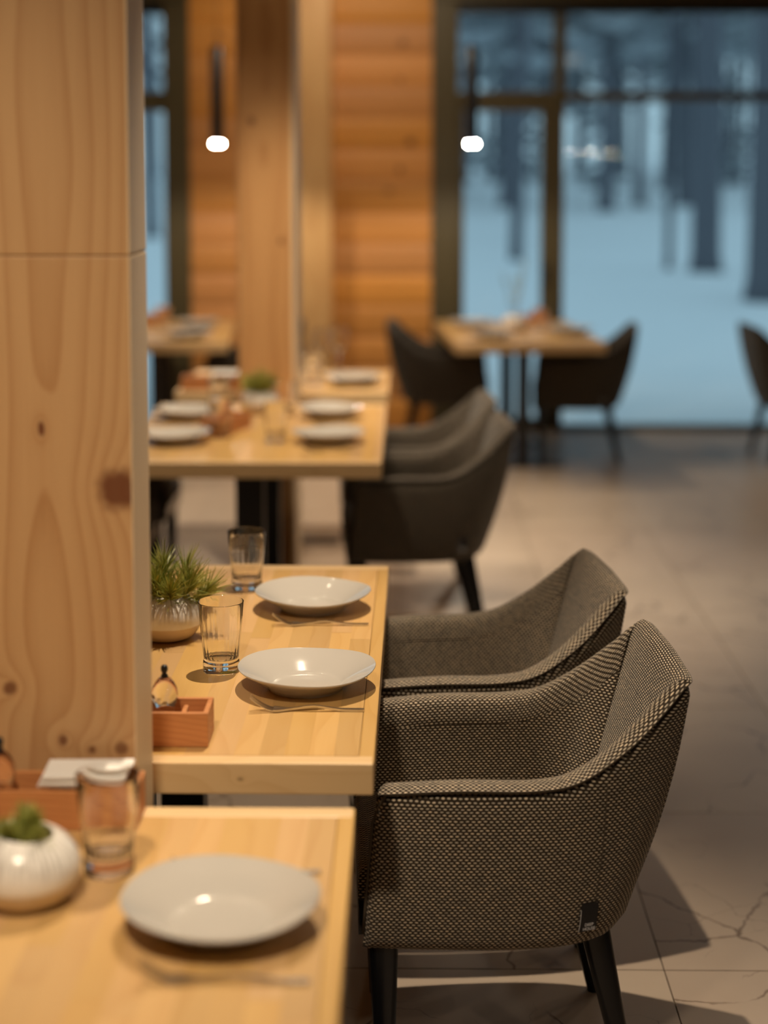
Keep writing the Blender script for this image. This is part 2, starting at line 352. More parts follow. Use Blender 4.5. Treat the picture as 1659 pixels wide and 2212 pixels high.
MB().box(-3.30, -1.614, -.01, .10, 0, .03, .003).build('sill', OLIVE, w2)
for (a, b, c, d) in ((-3.30, -1.614, 2.256, 2.763), (-3.30, -1.614, .032, 2.124)):
    MB().box(a, b, .045, .051, c, d).build('pane', PANE, w2)
# posts
p1 = empty('wooden_post', (-.575, 2.627, 0)); tag(p1, 'near squared pine post with a red-brown knot, rising between the two front tables', 'post', kind=None)
def timber(mb, mat, parent, z):
    o = mb.build('timber', mat, parent); return o
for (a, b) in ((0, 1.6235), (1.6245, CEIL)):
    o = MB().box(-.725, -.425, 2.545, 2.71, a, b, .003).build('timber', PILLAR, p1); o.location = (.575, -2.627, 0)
# material uses object coordinates = world here (offset meshes), so knots sit where the photo has them
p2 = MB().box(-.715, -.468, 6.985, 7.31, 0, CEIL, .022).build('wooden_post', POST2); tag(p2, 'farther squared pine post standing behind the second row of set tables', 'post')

# ================================================================== OUTSIDE
def gz(x, y):
    if y < 13: return -.05
    return -.05 + (y-13)*.018 + .16*math.sin(y*.31+x*.2)*min((y-13)/12, 1) + .12*math.sin(x*.45+y*.1)*min((y-13)/12, 1)
mb = MB(); nx, ny = 60, 60; vs = []; fs = []
for j in range(ny+1):
    y = YW+.26 + (150-YW)*(j/ny)**2.2
    for i in range(nx+1):
        x = (i/nx-.5)*2*(14+y*.7); vs.append((x, y, gz(x, y)))
for j in range(ny):
    for i in range(nx):
        a = j*(nx+1)+i; fs.append((a, a+1, a+nx+2, a+nx+1))
o = mb.add(vs, fs).build('snow_ground', SNOW, smooth=True); tag(o, 'blue-white snow field outside the windows', 'snow', kind='structure')
rt = random.Random(11)
def crown_mesh(seed, z0, z1, rad):
    r_ = random.Random(seed); m = MB()
    for k in range(62):
        t = r_.random(); z = z0 + (z1-z0)*t; a = r_.random()*2*PI; ln = rad*(1-.75*t)*r_.uniform(.6, 1.1)
        dx, dy = math.cos(a), math.sin(a); px, py = -dy, dx; w = ln*.32
        dz = -ln*.25
        m.add([(0, 0, z), (dx*ln*.5+px*w, dy*ln*.5+py*w, z+dz*.3), (dx*ln, dy*ln, z+dz), (dx*ln*.5-px*w, dy*ln*.5-py*w, z+dz*.4), (dx*ln*.5, dy*ln*.5, z+dz*.3-.25)],
              [(0, 1, 2, 3), (0, 1, 4), (0, 4, 3), (1, 2, 4), (2, 3, 4)])
    return m
def tree(x, y, r, label, crown=None, group=None, lean=0):
    z = gz(x, y); t = empty('pine_tree', (x, y, z)); tag(t, label, 'tree', group)
    h = 15
    MB().tube([(0, 0, -.2), (lean*.02*1.2, 0, .3), (lean*.3, 0, 5), (lean*.6, 0, h)], [r*1.35, r, r*.85, r*.4], 10).build('trunk', BARK, t, smooth=True)
    if crown:
        crown_mesh(int(x*100+y*7), crown[0], h, crown[1]).build('crown', CONIF, t)
    return t
NEAR = [(4.56, 25.5, .225, 'thick dark trunk through the large pane, base in open snow', (7, 2.2)),
        (4.45, 20.6, .26, 'thick dark trunk cut by the right edge of the view, nearest of the forest', (7, 2.4)),
        (1.72, 26.5, .10, 'thin trunk seen through the door leaf, base low in the snow', (6, 1.6)),
        (4.15, 26.5, .06, 'thin sapling trunk left of the thick trunk, base in open snow', (7, 1.2)),
        (5.0, 42.0, .20, 'mid-distance trunk between the door stile and the thick trunk', (4, 2.4)),
        (6.1, 44.0, .16, 'slimmer mid-distance trunk just right of centre of the large pane', (5, 2.4)),
        (7.9, 46.0, .14, 'slim grey trunk in the middle of the large pane', (6, 2.2)),
        (9.3, 52.0, .20, 'far trunk directly left of the thick trunk', (5, 2.4)),
        (2.3, 36.0, .085, 'slim trunk close behind the door glass, left part', (4, 2.0)),
        (3.0, 50.0, .20, 'far trunk seen through the right part of the door glass', (4, 2.4)),
        (-4.6, 30.0, .12, 'slim trunk outside the left window', (5, 2.0))]
for (x, y, r, lab, cr) in NEAR: tree(x, y, r, lab, cr, lean=rt.uniform(-.6, .6))
for k in range(56):
    y = rt.uniform(44, 95)
    x = y*rt.uniform(.0, .26) if k < 44 else -y*rt.uniform(.13, .30)
    if k < 46 and rt.random() < .0: continue
    tree(x, y, rt.uniform(.09, .26), 'distant dark trunk deep in the snowy forest among many alike', (rt.uniform(3.2, 6.5), rt.uniform(1.6, 2.8)), 'distant forest trees', lean=rt.uniform(-.8, .8))
for (x, y, s) in ((1.3, 60, 1.), (3.4, 66, 1.3), (7.2, 62, .9), (10.5, 64, 1.2), (13.8, 70, 1.3), (5.4, 72, 1.2), (2.4, 74, 1.)):
    t = empty('fir_tree', (x, y, gz(x, y))); tag(t, 'young dark fir with branches down to the snow, far in the forest', 'tree', 'young firs in the forest')
    MB().tube([(0, 0, -.1), (0, 0, 7*s)], [.09, .02], 6).build('trunk', BARK, t); crown_mesh(int(x*31), .2, 7*s, 1.3*s).build('crown', CONIF, t)

# ================================================================== CHAIR
def catmull(P, n):
    out = []
    m = len(P)
    for i in range(m-1):
        p0 = P[max(i-1, 0)]; p1_ = P[i]; p2_ = P[i+1]; p3 = P[min(i+2, m-1)]
        for k in range(n):
            t = k/n; out.append(tuple(.5*((2*b) + (-a+c)*t + (2*a-5*b+4*c-d)*t*t + (-a+3*b-3*c+d)*t**3) for a, b, c, d in zip(p0, p1_, p2_, p3)))
    out.append(tuple(P[-1])); return out
# (bottom x, bottom y, top x, top y, top z, thickness); chair faces -x; near half then mirrored
CH = [(-.278, -.262, -.253, -.272, .632, .060), (-.15, -.276, -.12, -.284, .640, .062), (-.02, -.280, .02, -.288, .640, .062), (.075, -.270, .105, -.282, .655, .060),
      (.150, -.235, .195, -.262, .708, .056), (.190, -.180, .262, -.236, .764, .052), (.202, -.142, .303, -.217, .804, .044), (.207, -.118, .320, -.198, .814, .038), (.214, -.060, .324, -.10, .817, .042), (.216, 0, .325, 0, .819, .044)]
CH = CH + [(a, -b, c, -d, e, f) for (a, b, c, d, e, f) in CH[-2::-1]]
PATH = catmull(CH, 8)
ZB = .325
def outer(p, z, bulge=.018):
    t = (z-ZB)/(p[4]-ZB); s_ = math.sin(PI*min(max(t, 0), 1))*bulge
    return Vector((p[0]+(p[2]-p[0])*t, p[1]+(p[3]-p[1])*t)), s_
def make_chair():
    t = empty('armchair'); t['category'] = 'chair'
    n = len(PATH); nrm = []
    for i in range(n):
        a = PATH[max(i-1, 0)]; b = PATH[min(i+1, n-1)]
        d = Vector((b[0]+b[2]-a[0]-a[2], b[1]+b[3]-a[1]-a[3])).normalized(); nrm.append(Vector((d.y, -d.x)))  # outward
    sm = []
    for i in range(n):
        a = Vector((0, 0))
        for k in range(-7, 8): a += nrm[min(max(i+k, 0), n-1)] * (8-abs(k))
        sm.append(a.normalized())
    ulen = [0]
    for i in range(1, n):
        a, b = PATH[i-1], PATH[i]; ulen.append(ulen[-1] + math.hypot((b[0]+b[2]-a[0]-a[2])/2, (b[1]+b[3]-a[1]-a[3])/2))
    def section(i, shrink=0, dx=0):
        p = PATH[i]; N = nrm[i]; th = p[5]; zt = p[4]; pts = []
        def at(z, inn, b=1.0):
            q, s_ = outer(p, z); q = q + N*(s_*b*(1 if inn < .01 else 0) - min(inn, .012)) - sm[i]*max(inn-.012, 0); return (q.x, q.y, z)
        sl = min(max((zt-.66)/.10, 0), 1)
        pts += [at(ZB+.002, .055), at(ZB, .036), at(ZB+.004, .020), at(ZB+.014, .008), at(ZB+.035, 0)]
        for k in range(1, 8): pts.append(at(ZB+.035+(zt-.028-ZB-.035)*k/8, 0))
        pts += [at(zt-.030, 0), at(zt-.021, .003), at(zt-.014, .011), at(zt-.009, .016), at(zt-.0055, .008), at(zt-.002, .0005), at(zt+.004, th*.35), at(zt+.0045-sl*.004, th*.62), at(zt+.001-sl*.010, th*.86), at(zt-.012-sl*.016, th*.99)]
        bi = .010 + .018*sl
        for k in range(1, 7):
            zi = zt-.012-sl*.016; zz = zi - (zi-.40)*k/6; pts.append(at(zz, th*.99 + bi*math.sin(PI*k/6*.5) * (1 if k < 6 else 1)))
        if shrink or dx:
            cx = sum(q[0] for q in pts)/len(pts); cy = sum(q[1] for q in pts)/len(pts)
            res = []
            for q in pts:
                zz = q[2]; zz = zz - shrink*.5 if zz > .6 else (zz + shrink*.3 if zz < .35 else zz)
                off = Vector((q[0]-cx, q[1]-cy)); L_ = off.dot(N); q2 = Vector((q[0], q[1])) - N*math.copysign(min(shrink, abs(L_)), L_)
                res.append((q2.x+dx, q2.y, zz))
            pts = res
        return pts
    rings = []; us = []
    for (sh, dx) in ((.022, -.017), (.010, -.012), (.003, -.006)): rings.append(section(0, sh, dx)); us.append(ulen[0]+dx)
    for i in range(n): rings.append(section(i)); us.append(ulen[i])
    for (sh, dx) in ((.003, -.006), (.010, -.012), (.022, -.017)): rings.append(section(n-1, sh, dx)); us.append(ulen[-1]-dx)
    m = len(rings[0]); mb = MB(); vs = [q for r in rings for q in r]; fs = []; uv = []
    ui = [0.]
    for i in range(1, len(rings)):
        ui.append(ui[-1] + (Vector(rings[i][m-4][:2])-Vector(rings[i-1][m-4][:2])).length)
    def vz(i, k, reg):
        q = rings[i][k]
        if reg == 1: return .5 + sum((Vector(rings[i][w_+1])-Vector(rings[i][w_])).length for w_ in range(16, k))
        return q[2]
    for i in range(len(rings)-1):
        for k in range(m-1):
            reg = 0 if k < 16 else (1 if k < 22 else 2); U = ui if reg == 2 else us
            fs.append((i*m+k, (i+1)*m+k, (i+1)*m+k+1, i*m+k+1))
            uv += [(U[i], vz(i, k, reg)), (U[i+1], vz(i+1, k, reg)), (U[i+1], vz(i+1, k+1, reg)), (U[i], vz(i, k+1, reg))]
    for ri, rev in ((0, False), (len(rings)-1, True)):
        idx = list(range(m)); idx = idx if rev else idx[::-1]; fs.append(tuple(ri*m+k for k in idx))
        uv += [(vs[ri*m+k][1], vs[ri*m+k][2]) for k in idx]
    mb.add(vs, fs); sh = mb.build('shell', FABRIC, t, smooth=True, uv=uv, recalc=False, sharp=70)
    # piping along the top edge and down the arm fronts
    pts = []
    r0 = rings[0]; rn = rings[-1]
    for k in (4, 6, 8, 10, 11): pts.append((r0[k][0]-.002, r0[k][1]-.002, r0[k][2]))
    for i in range(0, n): pts.append(tuple(Vector(rings[i+3][16])+Vector((nrm[i].x, nrm[i].y, .6))*.0018))
    for k in (11, 10, 8, 6, 4): pts.append((rn[k][0]-.002, rn[k][1]+.002, rn[k][2]))
    MB().tube(pts, .0034, 6).build('piping', PIPE, t, smooth=True)
    for sgn in (1, -1):   # vertical seams where side panels meet the back panel
        i = 28 if sgn == 1 else n-1-28
        sp_ = [tuple(Vector(rings[i+3][k])) for k in range(2, 13)]
        MB().tube(sp_, .0011, 5).build('seam', PIPE, t, smooth=True)
    # seat cushion
    ol = []
    for i in range(0, n, 2):
        q, _ = outer(PATH[i], .44); q = q - nrm[i]*(PATH[i][5]+.014); ol.append(q)
    front = [Vector((-.30, y)) for y in (.195, .12, 0, -.12, -.195)]
    ol = ol + front; cx, cy = -.06, 0; vs = []; fs = []; uv = []; lv = [(.90, .385), (1., .40), (1., .44), (.975, .455), (.90, .463), (.6, .470), (.25, .474)]
    for (s_, z) in lv:
        for q in ol: vs.append((cx+(q.x-cx)*s_, cy+(q.y-cy)*s_, z))
    m2 = len(ol)
    for i in range(len(lv)-1):
        for k in range(m2): fs.append((i*m2+k, i*m2+(k+1) % m2, (i+1)*m2+(k+1) % m2, (i+1)*m2+k))
    fs += [tuple(range(m2-1, -1, -1)), tuple((len(lv)-1)*m2+k for k in range(m2))]
    for f in fs: uv += [(vs[k][0], vs[k][1]+vs[k][2]) for k in f]
    MB().add(vs, fs).build('seat', FABRIC, t, smooth=True, uv=uv, recalc=False, sharp=60)
    # underside
    vs = []; 
    for z in (.332, .384):
        for q in ol: vs.append((cx+(q.x-cx)*1.0, cy+(q.y-cy)*1.0, z))
    fs = [(k, (k+1) % m2, m2+(k+1) % m2, m2+k) for k in range(m2)] + [tuple(range(m2-1, -1, -1)), tuple(m2+k for k in range(m2))]
    MB().add(vs, fs).build('seat_base', LEGB, t)
    for sx in (0, 1):
        for sy in (-1, 1):
            a = Vector((-.255, .222*sy, .345)) if sx == 0 else Vector((.140, .200*sy, .35))
            b = Vector((-.252, .235*sy, 0)) if sx == 0 else Vector((.215, .222*sy, 0))
            mb = MB(); ns = 16; vs = []
            for j in range(7):
                tt = j/6; p = a.lerp(b, tt); r_ = .029*(1-tt)+.0145*tt
                for k in range(ns):
                    an = 2*PI*k/ns; c_, s2 = math.cos(an), math.sin(an); e = .75
                    vs.append((p.x+math.copysign(abs(c_)**e, c_)*r_, p.y+math.copysign(abs(s2)**e, s2)*r_*.85, p.z))
            fs = [(i*ns+k, i*ns+(k+1) % ns, (i+1)*ns+(k+1) % ns, (i+1)*ns+k) for i in range(6) for k in range(ns)] + [tuple(range(ns)), tuple(range(6*ns, 7*ns))]
            mb.add(vs, fs).build('leg', LEGB, t, smooth=True, sharp=60)
    # ribbon tag sewn into the side seam
    p = PATH[27]; N = nrm[27]; Tn = Vector((-N.y, N.x)); vs = []
    for k in range(6):
        zz = .424 - .054*k/5
        q, s_ = outer(p, zz); q = q + N*(s_+.0015+.006*math.sin(k/5*PI*.6))
        for w_ in (-.017, .017):
            vs += [(q.x+Tn.x*w_, q.y+Tn.y*w_, zz), (q.x+Tn.x*w_+N.x*.0012, q.y+Tn.y*w_+N.y*.0012, zz)]
    fs = []
    for k in range(5):
        a = k*4; b = a+4; fs += [(a+1, a+3, b+3, b+1), (a, b, b+2, a+2), (a, a+1, b+1, b), (a+2, b+2, b+3, a+3)]
    fs += [(0, 2, 3, 1), (20, 21, 23, 22)]
    rb = MB().add(vs, fs).build('ribbon_tag', TAGM, t); tag(rb, 'black ribbon tag with two small lines of pale lettering')
    el = []
    for k in range(6):
        zz = .424 - .054*k/5; q, s_ = outer(p, zz); q = q + N*(s_+.0020+.0075*math.sin(k/5*PI*.6)) + Tn*(-.0172); el.append((q.x, q.y, zz))
    tag(MB().tube(el[1:], .0005, 5).build('fold_edge', INK, rb), 'pale folded edge')
    q, s_ = outer(p, .380); q = q + N*(s_+.0096)
    for (s, dz) in (('DEEP', .0), ('HOUSE', -.0078)):
        text(s, .0078, (q.x+Tn.x*.002, q.y+Tn.y*.002, .381+dz), (PI/2, 0, math.atan2(N.y, N.x)+PI/2), INK, rb)
    return t
def text(s, size, loc, rot, mat, parent, name='lettering', thick=.0002):
    cu = bpy.data.curves.new('lettering', 'FONT'); cu.body = s; cu.size = size; cu.extrude = thick; cu.align_x = 'CENTER'
    to = bpy.data.objects.new('tmp', cu); COL.objects.link(to); bpy.context.view_layer.update()
    me = bpy.data.meshes.new_from_object(to.evaluated_get(bpy.context.evaluated_depsgraph_get()))
    bpy.data.objects.remove(to); me.materials.clear(); me.materials.append(mat)
    o = bpy.data.objects.new(name, me); o.location = loc; o.rotation_euler = rot; COL.objects.link(o); o.parent = parent; return o
CH0 = make_chair(); cu_ = [False]; recloth = {}
for (x, y, rz, lab, g) in [
    (.200, 3.205, R(3), 'brown tweed armchair nearest the camera, black ribbon tag low on its side', None),
    (.157, 3.835, R(6.5), 'brown tweed armchair directly behind the closest armchair, at the focused table', None),
    (.060, 6.20, R(5), 'shade-toned tweed armchair at the near right seat of the second table row', None),
    (.030, 6.835, R(5), 'shade-toned tweed armchair mostly hidden behind another, right of the second row table', None),
    (-1.27, 6.20, R(180), 'armchair on the left side of the second row table, nearer seat', None),
    (-1.27, 6.84, R(180), 'armchair on the left side of the second row table, farther seat', None),
    (1.06, 10.02, R(-4), 'armchair right of the window table, its back against the bright snow view', None),
    (.20, 10.20, R(176), 'armchair left of the window table, standing by the log wall', None),
    (-.95, 10.1, R(4), 'armchair at the right of the far left table, half hidden behind the farther post', None),
    (2.35, 10.0, R(184), 'armchair cut by the right edge of the view in front of the large pane', None)]:
    o = put(CH0, cu_, (x, y, 0), rz, lab, g)
    if y > 5:      # second row: tweed darkened in place of shade; far chairs: near-black upholstery
        mt = FABRIC_SHADE if y < 8 else HIDE
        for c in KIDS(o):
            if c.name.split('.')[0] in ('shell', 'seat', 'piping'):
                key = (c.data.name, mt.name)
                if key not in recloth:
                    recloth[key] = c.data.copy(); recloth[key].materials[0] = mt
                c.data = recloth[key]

# ================================================================== TABLES
ZT = .76; TH = .054
def make_table(w, l, nst, label, cw=.05):
    """origin at the middle of the near edge on the floor; top spans x -w/2..w/2, y 0..l"""
    t = empty('dining_table'); tag(t, label, 'table')
    e1, e2 = .027, .040; rr = random.Random(int(w*100+l*10))
    MB().box(-w/2+e1-.002, w/2-e1+.002, e2-.002, l-e2+.002, ZT-TH, ZT-.012).build('core', BIRCHX, t)
    sw = (w-2*e1)/nst
    for k in range(nst):
        xa = -w/2+e1+k*sw+.00004; xb = xa+sw-.00008; cut = rr.uniform(.3, .7)*l
        for (ya, yb) in ((e2, cut), (cut+.0004, l-e2)):
            MB().box(xa, xb, ya+.0002, yb-.0002, ZT-.014, ZT-rr.uniform(0, .00015)).build('stave', BIRCH, t)
    MB().box(w/2-e1+.0004, w/2, e2*.2, l-.004, ZT-TH, ZT, .003).build('edge_strip', BIRCH, t)
    MB().box(-w/2, -w/2+e1-.0004, e2*.2, l-.004, ZT-TH, ZT, .003).build('edge_strip', BIRCH, t)
    for (ya, yb) in ((0, e2-.0004), (l-e2+.0004, l)):
        MB().box(-w/2+.001, w/2-.001, ya, yb, ZT-TH, ZT+.0004, .0035).build('end_strip', BIRCHX, t)
    for yc in ([l*.23, l*.77] if l > 1 else [l/2]):
        MB().box(-cw, cw, yc-.04, yc+.04, .012, ZT-TH-.008, .003).build('column', BLACK, t)
        MB().box(-.24, .24, yc-.05, yc+.05, .0, .0118, .003).build('foot_plate', BLACK, t)
        MB().box(-.20, .20, yc-.05, yc+.05, ZT-TH-.0079, ZT-TH-.0003).build('mounting_plate', BLACK, t)
    return t
TA = make_table(.95, 1.4, 21, ''); tu = [False]
put(TA, tu, (-.555, 1.13, 0), 0, 'blonde butcher-block table at the lower left corner, nearest the camera')
put(TA, tu, (-.530, 2.723, 0), R(-.4), 'blonde butcher-block table in focus behind the near post, set with two plates')
put(TA, tu, (-.562, 5.575, 0), 0, 'blonde table of the second row set with four plates, in front of the farther post')
TB = make_table(.95, .80, 21, 'short blonde table adjoining the farther post, beyond the four-plate table'); TB.location = (-.56, 7.346, 0)
TC = make_table(.86, 1.42, 14, 'blonde table by the large snowy window, between two dark armchairs', .036); TC.location = (.705, 9.40, 0); TC.rotation_euler.z = R(4)
TD = copy_tree(TC); TD.location = (-1.45, 9.40, 0); TD.rotation_euler.z = R(4); TD['label'] = 'blonde table beside the left window, seen between the two posts'

# ================================================================== TABLEWARE
def make_plate():
    prof = [(0, .006), (.040, .006), (.064, .0064), (.068, .0072), (.074, .0105), (.092, .0215), (.112, .0325), (.1285, .0405), (.1312, .0422), (.1316, .0412), (.130, .0390), (.112, .0290), (.092, .0170), (.076, .0055), (.073, .0), (.068, .0), (.066, .0035), (0, .0035)]
    def fn(p, a, j):
        r = math.hypot(p[0], p[1]); k = min(r/.13, 1)**3
        s = 1 + k*(.018*math.cos(3*a+.6) + .014*math.cos(2*a+1.1)); return (p[0]*s, p[1]*s, p[2] + k*k*.0028*math.cos(2*a-.3)+k*k*.0018*math.cos(3*a))
    prof = [(max(r, .0006), z) for r, z in prof]
    return MB().lathe(prof, 72, fn).build('plate', PORC, smooth=True, sharp=60)
PL = make_plate(); PL['category'] = 'plate'; pu = [False]
for (x, y, rz, lab, z) in [(-.247, 2.122, 0, 'white coupe plate on the nearest table, largest in view', ZT), (-.195, 3.137, .25, 'white coupe plate in sharp focus beside the fluted tumbler', ZT),
    (-.214, 3.712, -.2, 'white coupe plate at the far end of the focused table', ZT), (-.287, 6.0, 1., 'white plate at the near right of the second row table', ZT), (-.304, 6.62, 2, 'white plate at the far right of the second row table', ZT),
    (-.845, 5.99, 3, 'white plate at the near left of the second row table', ZT), (-.879, 6.56, 4, 'white plate at the far left of the second row table', ZT),
    (-.245, 7.62, 5, 'white plate on the short table past the farther post', ZT), (.50, 9.72, 1, 'white plate at the near left of the window table', ZT), (.98, 9.95, 2, 'white plate at the right of the window table', ZT),
    (.40, 10.4, 3, 'white plate at the far left of the window table', ZT), (-1.28, 9.72, 3, 'white plate at the near right of the far left table', ZT), (-1.30, 10.35, 3, 'white plate at the far right of the far left table', ZT)]:
    put(PL, pu, (x, y, z+.0005), rz, lab)
def make_fork():
    mb = MB(); n = 26; Lf = .210
    def zc(t):   # handle end rests, neck low, tines raised
        return .0075*math.exp(-((t-.45)/.17)**2) + .0015 + (.024*max(0, (t-.80)/.20)**1.5) - .0008*t
    def wd(t):
        if t < .62: return .0060 - .0034*min(t/.45, 1)
        if t < .76: return .0022 + .0098*((t-.62)/.14)**1.3
        return .012
    vs = []; k0 = 0
    N1 = 20
    for i in range(N1+1):
        t = .80*i/N1; w = wd(t); z = zc(t); th = .0019
        if i == 0: w *= .7
        cup = .0022*max(0, (t-.6)/.2)
        for (a, b) in ((-1, 1), (-.5, .4), (.5, .4), (1, 1)): vs.append((-Lf*t, a*w, z + th + cup*(a*a) ))
        for (a, b) in ((1, 1), (.5, .4), (-.5, .4), (-1, 1)): vs.append((-Lf*t, a*w, z - th + cup*(a*a)))
    fs = [(i*8+k, i*8+(k+1) % 8, (i+1)*8+(k+1) % 8, (i+1)*8+k) for i in range(N1) for k in range(8)] + [tuple(range(7, -1, -1)), tuple(N1*8+k for k in range(8))]
    mb.add(vs, fs)
    for q in range(4):
        yc = -.0096+.0064*q; vs = []
        for i in range(7):
            t = .795+.205*i/6; z = zc(t)+.0022*(yc/.012)**2; w = .0019*(1-.5*(i/6)**2); th = .0010
            vs += [(-Lf*t, yc-w, z+th), (-Lf*t, yc+w, z+th), (-Lf*t, yc+w, z-th), (-Lf*t, yc-w, z-th)]
        fs = [(i*4+k, i*4+(k+1) % 4, (i+1)*4+(k+1) % 4, (i+1)*4+k) for i in range(6) for k in range(4)] + [(3, 2, 1, 0), (24, 25, 26, 27)]
        mb.add(vs, fs)
    return mb.build('fork', STEEL, smooth=True, sharp=50)
FK = make_fork(); FK['category'] = 'fork'; fu = [False]
for (x, y, rz, lab) in [(-.118, 1.965, 0, 'steel fork in front of the nearest plate'), (-.122, 2.285, R(5), 'steel fork mostly hidden behind the nearest plate, only its handle end showing'),
    (-.078, 2.995, R(.5), 'steel fork in front of the focused plate'), (-.084, 3.572, R(1), 'steel fork in front of the far plate of the focused table'),
    (-.16, 5.80, 0, 'steel fork in front of the near right plate of the second row'), (-.17, 6.42, 0, 'steel fork in front of the far right plate of the second row')]:
    put(FK, fu, (x, y, ZT+.0008), rz, lab)
def make_glass():
    H = .141
    prof = [(.0005, .0015), (.030, .0015), (.0345, .0), (.0362, .0015), (.0364, .006), (.0364, .019), (.0358, .0225), (.0345, .0245), (.0348, .028), (.0375, .055), (.0412, .09), (.0452, H-.002), (.0455, H), (.0447, H+.0005), (.0437, H-.001),
            (.0395, .09), (.0355, .055), (.0328, .034), (.028, .0275), (.018, .0252), (.0005, .025)]
    def fn(p, a, j):
        amp = {8: .004, 9: .010, 10: .010, 11: .002, 15: .012, 16: .022, 17: .035, 18: .03, 3: .0, 5: .0}.get(j, 0)
        s = 1 + amp*abs(math.cos(a*10)) - amp*.5; return (p[0]*s, p[1]*s, p[2])
    return MB().lathe(prof, 120, fn).build('drinking_glass', GLASS, smooth=True, sharp=35)
GL = make_glass(); GL['category'] = 'glass'; gu = [False]
for (x, y, lab) in [(-.424, 2.29, 'clear fluted tumbler on the nearest table, in front of the wooden caddy'), (-.369, 3.236, 'sharply focused clear fluted tumbler left of the focused plate'),
    (-.379, 3.875, 'clear fluted tumbler at the far end of the focused table'), (-.694, 6.12, 'tumbler near the left plates of the second row table'), (-.770, 6.78, 'tumbler at the back left of the second row table'),
    (-.480, 6.02, 'tumbler left of the near right plate of the second row'), (-.495, 6.66, 'tumbler left of the far right plate of the second row'),
    (-.435, 7.66, 'tumbler left of the plate on the short table'), (-.47, 8.02, 'tumbler at the back of the short table beside the farther post'), (.80, 10.05, 'tumbler in the middle of the window table'), (-1.50, 10.2, 'tumbler on the far left table')]:
    put(GL, gu, (x, y, ZT+.0008), 0, lab)
def make_wine():
    prof = [(.0005, 0), (.034, .0), (.035, .001), (.030, .002), (.008, .006), (.0042, .014), (.0038, .09), (.007, .097), (.026, .115), (.038, .145), (.040, .165), (.036, .200), (.031, .225), (.030, .2255), (.0295, .2245), (.0345, .200), (.0385, .165), (.0365, .145), (.0245, .117), (.0005, .102)]
    return MB().lathe(prof, 40).build('wine_glass', GLASS, smooth=True, sharp=50)
WG = make_wine(); WG['category'] = 'wine glass'; wu = [False]
for (x, y, lab) in [(-.412, 7.92, 'stemmed wine glass on the short table, just right of the farther post'), (-.33, 8.05, 'stemmed wine glass at the far edge of the short table, right one of two')]: put(WG, wu, (x, y, ZT+.0008), 0, lab)
# vases and pine sprigs
def make_vase():
    prof = [(.0005, .004), (.036, .002), (.046, .0), (.058, .006), (.068, .018), (.0745, .034), (.076, .050), (.073, .066), (.064, .080), (.052, .0895), (.043, .0935), (.0405, .0945), (.0385, .0935), (.040, .089), (.060, .072), (.071, .05), (.066, .022), (.045, .008), (.0005, .007)]
    def fn(p, a, j): k = max(0, (p[2]-.03)/.065); return (p[0], p[1], p[2] - .11*p[0]*k)
    return MB().lathe(prof, 64, fn).build('vase', CERAM, smooth=True, sharp=70)
VS = make_vase(); VS['category'] = 'vase'; vu = [False]
VP = [(-.522, 2.20, 'squat white glazed vase at the left edge on the nearest table'), (-.512, 3.475, 'squat white vase with dark streaks, half hidden by the near post'),
      (-.60, 6.74, 'small squat vase amid the second row table'), (.66, 10.15, 'small vase holding tall thin twigs on the window table'), (-1.70, 9.95, 'small vase on the far left table')]
for (x, y, lab) in VP: put(VS, vu, (x, y, ZT+.0005), 0, lab)
def sprig(x, y, z, stems, nneed, nl, seed, label, group=None, spread=1.):
    r_ = random.Random(seed); t = empty('pine_sprig', (x, y, z)); tag(t, label, 'pine sprig', group)
    sm = MB(); nm = MB()
    for (dx, dy, ln) in stems:
        d = Vector((dx, dy, 1)).normalized(); b0 = Vector((dx*.02, dy*.02, -.03)); pts = [b0 + d*(ln+.03)*k/5 + Vector((0, 0, .003*math.sin(k))) for k in range(6)]
        sm.tube(pts, [.0022, .002, .0018, .0016, .0014, .001], 6)
        for q in range(nneed):
            t_ = r_.uniform(.22, 1.0)**.8; p = pts[0].lerp(pts[-1], t_)
            a = r_.random()*2*PI; u = Vector((math.cos(a), math.sin(a), 0)); v = (u - d*u.dot(d)).normalized()
            sp_ = r_.uniform(.3, 1.05) if t_ < .9 else r_.uniform(.0, .7)
            dir_ = (d*math.cos(sp_) + v*math.sin(sp_)*spread).normalized(); l_ = nl*r_.uniform(.6, 1.15); sag = Vector((r_.uniform(-.1, .1), r_.uniform(-.1, .1), r_.uniform(-.28, .15)))
            e = dir_.cross(Vector((0, .3, 1))).normalized()
            pp = [p, p+dir_*l_*.5+sag*l_*.12, p+dir_*l_+sag*l_*.5]; w = .0009; up = e.cross(dir_).normalized()
            vs = []
            for k, c in enumerate(pp):
                ww = w*(1, 1, .3)[k]; vs += [c+e*ww, c-e*ww*.5+up*ww*.87, c-e*ww*.5-up*ww*.87]
            nm.add(vs, [(0, 1, 4, 3), (1, 2, 5, 4), (2, 0, 3, 5), (3, 4, 7, 6), (4, 5, 8, 7), (5, 3, 6, 8), (6, 7, 8)])
    sm.build('stem', TWIG, t, smooth=True)
    tag(nm.build('needles', NEEDLE, t), kind='stuff')
    return t
